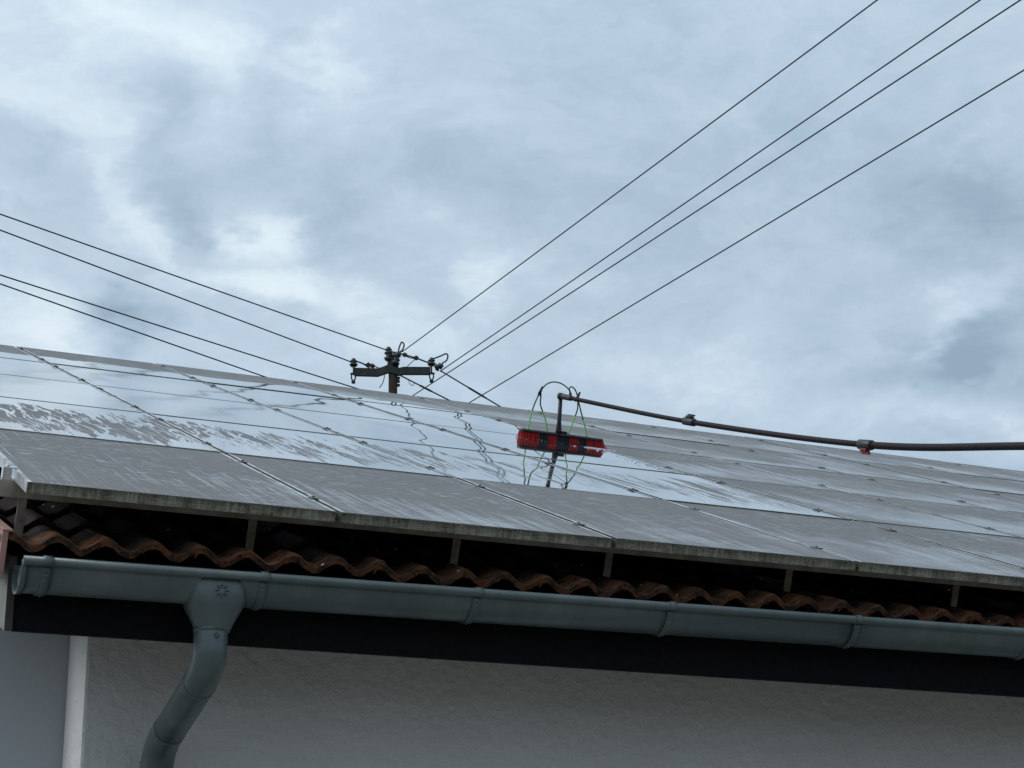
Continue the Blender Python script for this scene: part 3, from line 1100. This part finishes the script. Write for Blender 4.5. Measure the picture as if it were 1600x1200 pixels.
# end clamps on the left edge
bm = bmesh.new()
bm_box(bm, (-0.028, -0.02, -0.0345), (-0.0005, -0.016, 0.004))
bm_box(bm, (-0.028, -0.0155, -0.0345), (-0.0235, 0.02, 0.002), bevel=0.0008)
bm_box(bm, (-0.028, -0.0155, 0.0022), (GAPU / 2 + 0.008, 0.02, 0.0055), bevel=0.0008)
bm_lathe(bm, [(0.006, 0.006), (0.006, 0.012), (0.003, 0.012)], 8, Matrix.Translation((-0.012, 0.002, 0)))
me_end = done(bm, 'end_clamp')
me_end.materials.append(M_ALU)
for r in range(NROW):
    for a in (FA, 1 - FA):
        o = bpy.data.objects.new('end_clamp', me_end)
        COL.objects.link(o)
        o.parent = array
        o.matrix_local = Matrix.Translation(roof(0, (r + a) * PH, 0.0)) @ MR

# ------------------------------------------------------------------ roof mast behind the ridge
BASE = Vector((5.22639, 10.81117, 4.54231))
A = Vector((0.93698553, -0.34936816, 0))
N = Vector((0.34936816, 0.93698553, 0))
zb = rz - (BASE.y - ry) * ST / CT
mast = thing('utility_mast', 'rusty steel mast with a crossarm of insulators rising behind the roof ridge', 'utility pole', (BASE.x, BASE.y, zb))


def mp(s_, z_, d_=0.0):
    """mast coordinates: along the arm, height, depth -> local to the mast's empty"""
    p = BASE + A * s_ + N * d_ + Vector((0, 0, z_))
    return p - Vector((BASE.x, BASE.y, zb))


def mpart(name, bm, mat):
    return link(name, done(bm, name), mast, mat)


bm = bmesh.new()
bm_tube(bm, [mp(0, zb - BASE.z - 0.3), mp(0, -0.05), mp(0, 0.15)], 0.044, 18)
mpart('mast_tube', bm, M_RUST)
bm = bmesh.new()
bm_lathe(bm, [(0.056, 0.03), (0.056, 0.15), (0.05, 0.19), (0.03, 0.205)], 16, Matrix.Translation(mp(0, 0)))
for zz in (-0.075, -0.115, -0.04):
    bm_box(bm, mp(0.044, zz - 0.012, -0.02), mp(0.060, zz + 0.012, 0.02), bevel=0.002)
mpart('mast_head', bm, M_STEEL)
# cranked crossarm, U-section
bm = bmesh.new()


def uchan(pts, hh, dd):
    for (s0, z0), (s1, z1) in zip(pts, pts[1:]):
        a_, b_ = mp(s0, z0, -0.06), mp(s1, z1, -0.06)
        d_ = (b_ - a_)
        for dh, th, de in ((0, hh, (0, 0.006)), (hh / 2 - 0.004, 0.008, (0.006, dd)), (-hh / 2 + 0.004, 0.008, (0.006, dd))):
            q = []
            for (pp) in (a_, b_):
                for (zz, ww) in ((dh - th / 2, de[0]), (dh + th / 2, de[0]), (dh + th / 2, de[1]), (dh - th / 2, de[1])):
                    q.append(bm.verts.new(pp + Vector((0, 0, zz)) + N * ww))
            for idx in ((0, 1, 2, 3), (7, 6, 5, 4), (0, 4, 5, 1), (1, 5, 6, 2), (2, 6, 7, 3), (3, 7, 4, 0)):
                bm.faces.new([q[i] for i in idx])


uchan([(-0.385, 0.010), (-0.150, 0.004), (-0.052, 0.040), (-0.0, 0.040)], 0.078, 0.045)
uchan([(0.0, 0.030), (0.055, 0.012), (0.105, 0.024), (0.375, 0.024)], 0.075, 0.045)
mpart('crossarm', bm, M_STEEL)
# lower crossarm (mostly behind the ridge)
bm = bmesh.new()
uchan([(-0.42, -0.44), (0.0, -0.44), (0.45, -0.44)], 0.078, 0.045)
mpart('crossarm', bm, M_STEEL)
INS = [(r_ * 0.86, z_ * 0.70) for r_, z_ in [(0.018, -0.052), (0.030, -0.050), (0.046, -0.030), (0.050, -0.012), (0.036, -0.004), (0.026, 0.006), (0.040, 0.022), (0.042, 0.038), (0.028, 0.052), (0.022, 0.060), (0.026, 0.068), (0.014, 0.076)]]


def insulator(s_, z_, d_=-0.04, tilt=0.0, pin=True):
    bm = bmesh.new()
    Mx = Matrix.Translation(mp(s_, z_, d_)) @ Matrix.Rotation(tilt, 4, N)
    bm_lathe(bm, INS, 16, Mx)
    io = mpart('insulator', bm, M_PORC)
    if pin:
        bm = bmesh.new()
        b_ = mp(s_, z_ - 0.045, d_)
        bm_tube(bm, [b_, b_ - Vector((0, 0, 0.075))], 0.0085, 8)
        bm_tube(bm, [b_ + A * -0.018 - Vector((0, 0, 0.062)), b_ + A * -0.02 - Vector((0, 0, 0.11)), b_ - Vector((0, 0, 0.155))], 0.0075, 8)
        bm_tube(bm, [b_ + A * 0.018 - Vector((0, 0, 0.062)), b_ + A * 0.02 - Vector((0, 0, 0.11)), b_ - Vector((0, 0, 0.155))], 0.0075, 8)
        bm_lathe(bm, [(0.018, -0.185), (0.022, -0.17), (0.018, -0.155)], 8, Matrix.Translation(b_ + Vector((0, 0, 0.02))))
        bm_box(bm, b_ + Vector((-0.03, -0.012, -0.075)), b_ + Vector((0.03, 0.012, -0.060)))
        link('insulator_pin', done(bm, 'insulator_pin'), io, M_STEEL)
    return io


insulator(-0.393, 0.100)
insulator(0.385, 0.112)
insulator(0.450, 0.048, -0.10, tilt=1.2, pin=False)
insulator(-0.046, 0.228, -0.03, pin=False)
insulator(-0.046, 0.165, -0.03, tilt=0.3, pin=False)
insulator(0.035, 0.178, -0.06, tilt=0.9, pin=False)
insulator(0.030, 0.110, -0.07, tilt=0.3, pin=False)
insulator(-0.40, -0.345)
insulator(0.44, -0.345)
insulator(-0.05, -0.33, -0.06, pin=False)
insulator(0.1, -0.36, -0.06, pin=False)


def jumper(pts, r_=0.008, n_=6):
    bm = bmesh.new()
    bm_tube(bm, smooth_curve([mp(*p) for p in pts], n_), r_, 8)
    return mpart('jumper_cable', bm, M_CABLE)


jumper([(0.055, 0.215, -.05), (0.060, 0.265, -.05), (0.085, 0.325, -.05), (0.110, 0.300, -.05), (0.095, 0.245, -.05), (0.06, 0.215, -.05)])
jumper([(0.400, 0.150, -.05), (0.47, 0.178, -.05), (0.530, 0.205, -.05), (0.548, 0.180, -.05), (0.535, 0.135, -.05), (0.49, 0.095, -.07)])
jumper([(-0.385, 0.125, -.05), (-0.30, 0.095, -.05), (-0.245, 0.055, -.05), (-0.225, 0.025, -.05), (-0.175, 0.030, -.05), (-0.09, 0.060, -.05), (-0.045, 0.082, -.05)], 0.0085)
jumper([(-0.30, 0.092, -.05), (-0.18, 0.066, -.05), (-0.09, 0.020, -.05)], 0.006)
jumper([(-0.02, 0.225, -.05), (0.055, 0.205, -.05), (0.115, 0.190, -.05), (0.236, 0.155, -.05), (0.33, 0.118, -.05), (0.385, 0.112, -.05)], 0.0085)
jumper([(0.115, 0.185, -.05), (0.17, 0.158, -.05), (0.236, 0.150, -.05)], 0.005)
jumper([(0.236, 0.150, -.05), (0.195, 0.12, -.05), (0.150, 0.075, -.05), (0.13, 0.06, -.03)], 0.004)
jumper([(-0.085, 0.0, -.05), (-0.088, -0.06, -.05), (-0.105, -0.115, -.05), (-0.135, -0.16, -.05)], 0.0045)
jumper([(0.155, -0.08, -.05), (0.17, -0.118, -.05), (0.20, -0.135, -.05), (0.212, -0.11, -.05)], 0.003)
for (s_, z_) in ((0.118, 0.190), (0.232, 0.158), (-0.245, 0.082), (-0.205, 0.070)):
    bm = bmesh.new()
    p = mp(s_, z_, -.05)
    bm_box(bm, p - Vector((0.022, 0.015, 0.016)), p + Vector((0.022, 0.015, 0.016)), bevel=0.006)
    bm_tube(bm, [p - Vector((0, 0, 0.024)), p + Vector((0, 0, 0.026))], 0.007, 8)
    mpart('cable_clamp', bm, M_STEEL)
# stays to the rear slope
for (s0, z0, dirn, ln) in ((0.075, -0.012, (0.372, -0.198), 2.2), (0.470, 0.045, (0.545, -0.345), 2.2)):
    bm = bmesh.new()
    p = mp(s0, z0, 0.0)
    d_ = (A * dirn[0] + Vector((0, 0, dirn[1]))) * ln
    # thickened turnbuckle part-way
    bm_tube(bm, [p, p + d_], 0.0075, 8)
    bm_tube(bm, [p + d_ * 0.22, p + d_ * 0.25, p + d_ * 0.36, p + d_ * 0.40], [0.007, 0.011, 0.011, 0.007], 8)
    mpart('stay_wire', bm, M_CABLE)
bm = bmesh.new()
bm_lathe(bm, [(0.22, -0.02), (0.10, 0.06), (0.06, 0.16), (0.047, 0.17)], 18)
mpart('flashing_collar', bm, M_ZINC)

# overhead wires: each sags a little between the mast and the next pole
RIGHT = [((5.310, 10.780, 4.781), (0.06404, -0.99795, 0), 'uppermost thin black overhead wire running up to the right'),
         ((5.670, 10.646, 4.579), (0.06596, -0.99782, 0), 'black overhead wire from the crossarm right end, upper of the close pair going right'),
         ((5.383, 10.753, 4.297), (0.08376, -0.99649, 0), 'black overhead wire passing below the right insulator, lower of the close pair going right'),
         ((5.681, 10.642, 4.073), (0.09008, -0.99593, 0), 'lowest black overhead wire running up to the right above the brush')]
LEFT = [((5.183, 10.827, 4.794), (-0.90492, -0.42559, 0), 'uppermost black overhead wire running left from the mast top'),
        ((4.872, 10.943, 4.656), (-0.88075, -0.47358, 0), 'black overhead wire from the left crossarm insulator, second from the top on the left'),
        ((5.228, 10.811, 4.272), (-0.90934, -0.41605, 0), 'black overhead wire on the left dipping behind the roof, third from the top'),
        ((4.907, 10.930, 4.170), (-0.87899, -0.47684, 0), 'lowest black overhead wire on the left, just above the roof edge')]
for lst, grp, span in ((RIGHT, 'overhead wires going right', 26.0), (LEFT, 'overhead wires going left', 24.0)):
    for (p0, dr, lab) in lst:
        p0, dr = Vector(p0), Vector(dr)
        bm = bmesh.new()
        pts = []
        for k in range(41):
            s_ = k / 40
            pts.append(dr * (span * s_) + Vector((0, 0, -0.09 * s_ * (1 - s_))))
        bm_tube(bm, pts, 0.0053 if lst is RIGHT else 0.0064, 8)
        o = link('overhead_wire', done(bm, 'overhead_wire'), None, M_CABLE, loc=p0)
        o['label'] = lab
        o['category'] = 'overhead wire'
        o['group'] = grp

# ------------------------------------------------------------------ water-fed brush on its pole
E0, E1 = (3.540, 4.478), (4.062, 4.385)
BC = ((E0[0] + E1[0]) / 2, (E0[1] + E1[1]) / 2)
ang = math.atan2(E1[1] - E0[1], E1[0] - E0[0])
MB = Matrix.Translation(roof(BC[0], BC[1], 0)) @ MR @ Matrix.Rotation(ang, 4, 'Z')
brush = thing('cleaning_brush', 'red and black bristled cleaning brush with green water tubes on a long dark pole', 'brush')
brush.matrix_world = MB
MBI = MB.inverted()
HB = 0.040                # underside of the block
BL = 0.262                # half length


def bpart(name, bm, mat, parent=None):
    return link(name, done(bm, name), parent or brush, mat)


bm = bmesh.new()
n_ = 28
rings = []
for i in range(n_ + 1):
    t_ = -1 + 2 * i / n_
    xx = t_ * BL
    tp = 1.0 if abs(t_) < 0.93 else 1 - 0.55 * ((abs(t_) - 0.93) / 0.07) ** 2
    hw, ht = 0.036 * tp, 0.016 * (0.6 + 0.4 * tp)
    ring = []
    for k in range(12):
        a = 2 * math.pi * k / 12
        ca, sa = math.cos(a), math.sin(a)
        ring.append((xx, hw * math.copysign(abs(ca) ** 0.55, ca), HB + 0.010 + ht * 0.75 * math.copysign(abs(sa) ** 0.6, sa)))
    rings.append(ring)
loft(bm, rings)
bm_box(bm, (-0.03, -0.024, HB + 0.018), (0.03, 0.024, HB + 0.036), bevel=0.006)
bpart('brush_block', bm, M_BLACK)
# bristles: bundles of thin tapering filaments, one part per colour block
blocks = [(-1.0, -0.56, 'r'), (-0.56, -0.34, 'k'), (-0.34, -0.13, 'r'), (-0.13, 0.18, 'k'), (0.18, 0.39, 'r'), (0.39, 0.60, 'k'), (0.60, 1.0, 'r')]
for (a, b, kcol) in blocks:
    bm = bmesh.new()
    nb_ = int((b - a) * BL * 2 / 0.0042)
    for i in range(nb_):
        for jrow in range(8):
            tu = 0.0165 / BL
            t_ = a + (b - a) * (i + random.random() * 0.8) / nb_
            t_ = (round(t_ / tu) + (t_ / tu - round(t_ / tu)) * 0.68) * tu
            t_ = min(max(t_, a), b)
            xx = t_ * BL * 0.985
            yy = -0.030 + 0.060 * jrow / 7
            flare = yy * 0.75 + random.uniform(-.004, .004)
            fx = random.gauss(0, .0028) + (0.032 * max(0, (t_ - 0.72) / 0.28) ** 1.5) - 0.010 * max(0, (-t_ - 0.8) / 0.2)
            p0_ = Vector((xx, yy, HB + 0.004))
            p2_ = Vector((xx + fx, yy + flare, 0.0002 + random.uniform(0, 0.0025)))
            p1_ = p0_.lerp(p2_, 0.5) + Vector((fx * -0.2, -flare * 0.1, 0))
            r_ = 0.0012
            qs = []
            for pp, rr in ((p0_, r_), (p1_, r_), (p2_, r_ * 0.5)):
                qs.append([bm.verts.new(pp + Vector((rr, 0, 0))), bm.verts.new(pp + Vector((-rr * .5, rr * .9, 0))), bm.verts.new(pp + Vector((-rr * .5, -rr * .9, 0)))])
            for q0, q1 in zip(qs, qs[1:]):
                for k in range(3):
                    bm.faces.new((q0[k], q0[(k + 1) % 3], q1[(k + 1) % 3], q1[k]))
    bpart('bristle_block', bm, M_REDB if kcol == 'r' else M_BLKB)


def tl(u, h, v=4.42):
    """from array coordinates to the brush's own"""
    return MBI @ roof(u, v, h)


# gooseneck stem
S0, S1 = tl(3.775, 0.055), tl(3.753, 0.2845)
bm = bmesh.new()
bm_tube(bm, [S0, S0.lerp(S1, 0.1), S0.lerp(S1, 0.22), S0.lerp(S1, 0.3), S1], [0.021, 0.019, 0.016, 0.0135, 0.0125], 14)
bpart('gooseneck_stem', bm, M_BLACK)
bm = bmesh.new()
jd = Vector((0.25, -1.10, -0.464)).normalized()
jl = (MBI.to_3x3() @ jd)
bm_lathe(bm, [(0.010, -0.020), (0.019, -0.016), (0.021, 0.0), (0.019, 0.016), (0.010, 0.020)], 16, Matrix.Translation(S1) @ Matrix.Rotation(math.pi / 2, 4, 'Y'))
bm_tube(bm, [S1, S1 + jl * 0.03, S1 + jl * 0.10, S1 + jl * 0.12], [0.016, 0.0175, 0.0175, 0.0145], 14)
bpart('pole_joint', bm, M_BLACK)
# long pole in three telescoping sections
wp = [(3.753, 3.962, 1.979), (4.000, 2.863, 1.515), (4.153, 1.461, 0.996), (4.176, 0.371, 0.679), (3.839, -1.276, 0.188), (3.045, -3.050, -0.373), (2.2, -4.5, -0.85), (1.75, -5.2, -1.08)]
pc = [MBI @ p for p in smooth_curve(wp, 12)]
k1, k2 = 12, 24
for (a, b, r_) in ((0, k1, 0.0128), (k1, k2, 0.0150), (k2, len(pc) - 1, 0.0176)):
    bm = bmesh.new()
    bm_tube(bm, pc[a:b + 1], r_, 14)
    bpart('pole_section', bm, M_CARBON)


def pole_clamp(k, r_, mat_body, mat_lever, red):
    bm = bmesh.new()
    d_ = (pc[k + 1] - pc[k - 1]).normalized()
    c_ = pc[k]
    bm_tube(bm, [c_ - d_ * 0.05, c_ - d_ * 0.045, c_ + d_ * 0.045, c_ + d_ * 0.05], [r_ + 0.003, r_ + 0.007, r_ + 0.007, r_ + 0.003], 16)
    body = bpart('pole_clamp', bm, mat_body)
    bm = bmesh.new()
    up = MBI.to_3x3() @ Vector((0, 0, 1 if not red else -1))
    sd_ = d_.cross(up).normalized()
    up = sd_.cross(d_).normalized() * (1 if True else -1)
    if (MB.to_3x3() @ up).z * (1 if not red else -1) < 0:
        up = -up
    b0 = c_ + up * (r_ + 0.006)
    Mx = Matrix((( d_.x, sd_.x, up.x, b0.x), (d_.y, sd_.y, up.y, b0.y), (d_.z, sd_.z, up.z, b0.z), (0, 0, 0, 1)))
    bm_box(bm, (-0.024, -0.016, -0.006), (0.020, 0.016, 0.012), 0, Mx, bevel=0.004)
    bm_box(bm, (-0.018, -0.010, 0.0125), (0.034, 0.010, 0.022), 0, Mx, bevel=0.004)
    bm_tube(bm, [Mx @ Vector((0, -0.02, 0.004)), Mx @ Vector((0, 0.02, 0.004))], 0.005, 8)
    link('clamp_lever', done(bm, 'clamp_lever'), body, mat_lever)


pole_clamp(k1, 0.0150, M_BLACK, M_BLACK, False)
pole_clamp(k2, 0.0176, M_BLACK, M_REDP, True)


def tube(name, pts, r_, mat):
    bm = bmesh.new()
    bm_tube(bm, smooth_curve([tl(*p) for p in pts], 8), r_, 10)
    return bpart(name, bm, mat)


# hoses: dark feed arc, Y connectors, green jets into the block
tube('feed_hose', [(3.805, 0.305, 4.40), (3.790, 0.332, 4.40), (3.752, 0.358), (3.695, 0.364), (3.650, 0.345), (3.618, 0.305)], 0.0042, M_DKHOSE)
tube('feed_hose', [(3.806, 0.312, 4.40), (3.803, 0.337), (3.815, 0.349), (3.838, 0.338), (3.857, 0.312), (3.866, 0.292)], 0.0042, M_DKHOSE)
for (u, h) in ((3.616, 0.297), (3.866, 0.292)):
    bm = bmesh.new()
    a_ = tl(u, h)
    d1 = tl(u + 0.012, h + 0.035) - a_
    bm_tube(bm, [a_ - d1 * 0.5, a_, a_ + d1 * 0.9], [0.0095, 0.0095, 0.006], 10)
    bm_tube(bm, [a_, tl(u - 0.011, h - 0.030)], [0.0075, 0.005], 10)
    bm_tube(bm, [a_, tl(u + 0.007, h - 0.032)], [0.0075, 0.005], 10)
    bpart('hose_connector', bm, M_BLACK)
bm = bmesh.new()
bm_tube(bm, [tl(3.812, 0.282, 4.40), tl(3.806, 0.305, 4.40), tl(3.802, 0.318, 4.40)], [0.008, 0.009, 0.006], 10)
bpart('hose_connector', bm, M_BLACK)
TUB = [((3.608, 0.275), (3.588, 0.210), (3.576, 0.140), (3.572, 0.058)),
       ((3.624, 0.270), (3.630, 0.215), (3.672, 0.140), (3.702, 0.056)),
       ((3.872, 0.262), (3.876, 0.215), (3.858, 0.130), (3.838, 0.052)),
       ((3.878, 0.262), (3.905, 0.200), (3.945, 0.115), (3.972, 0.050))]
for pts in TUB:
    m0 = [tuple((a + b) / 2 for a, b in zip(pts[1], pts[2]))]
    P = smooth_curve([tl(*p) for p in pts], 8)
    half = 12
    for sl, mm, nm in ((slice(0, half + 1), M_DKHOSE, 'dark_tube'), (slice(half, None), M_GREEN, 'green_tube')):
        bm = bmesh.new()
        bm_tube(bm, P[sl], 0.0044, 8)
        bpart(nm, bm, mm)

# splashing water and foam on the glass right of the brush
bm = bmesh.new()
for k in range(280):
    if k % 3:
        # running down beside the seam, piling up above the row joint
        v_ = 3.24 + abs(random.gauss(0, 0.22)) if k % 2 else random.uniform(3.2, 4.38)
        u_ = 3.985 - abs(random.gauss(0, 0.05))
        r_ = random.uniform(0.0012, 0.0042)
    else:
        # round the brush's right end
        u_ = 3.99 + random.gauss(0, 0.05)
        v_ = 4.345 - abs(random.gauss(0, 0.035))
        r_ = random.uniform(0.0015, 0.006)
    Mx = Matrix.Translation(roof(u_, v_, r_ * 0.3)) @ MR @ Matrix.Diagonal((1.7, 1, 0.8, 1))
    bmesh.ops.create_icosphere(bm, subdivisions=1, radius=r_, matrix=Mx)
o = link('water_splash', done(bm, 'water_splash'), None, M_WATER, kind='stuff')
o['label'] = 'splashing water and foam on the panel right of the brush'
o['category'] = 'water'
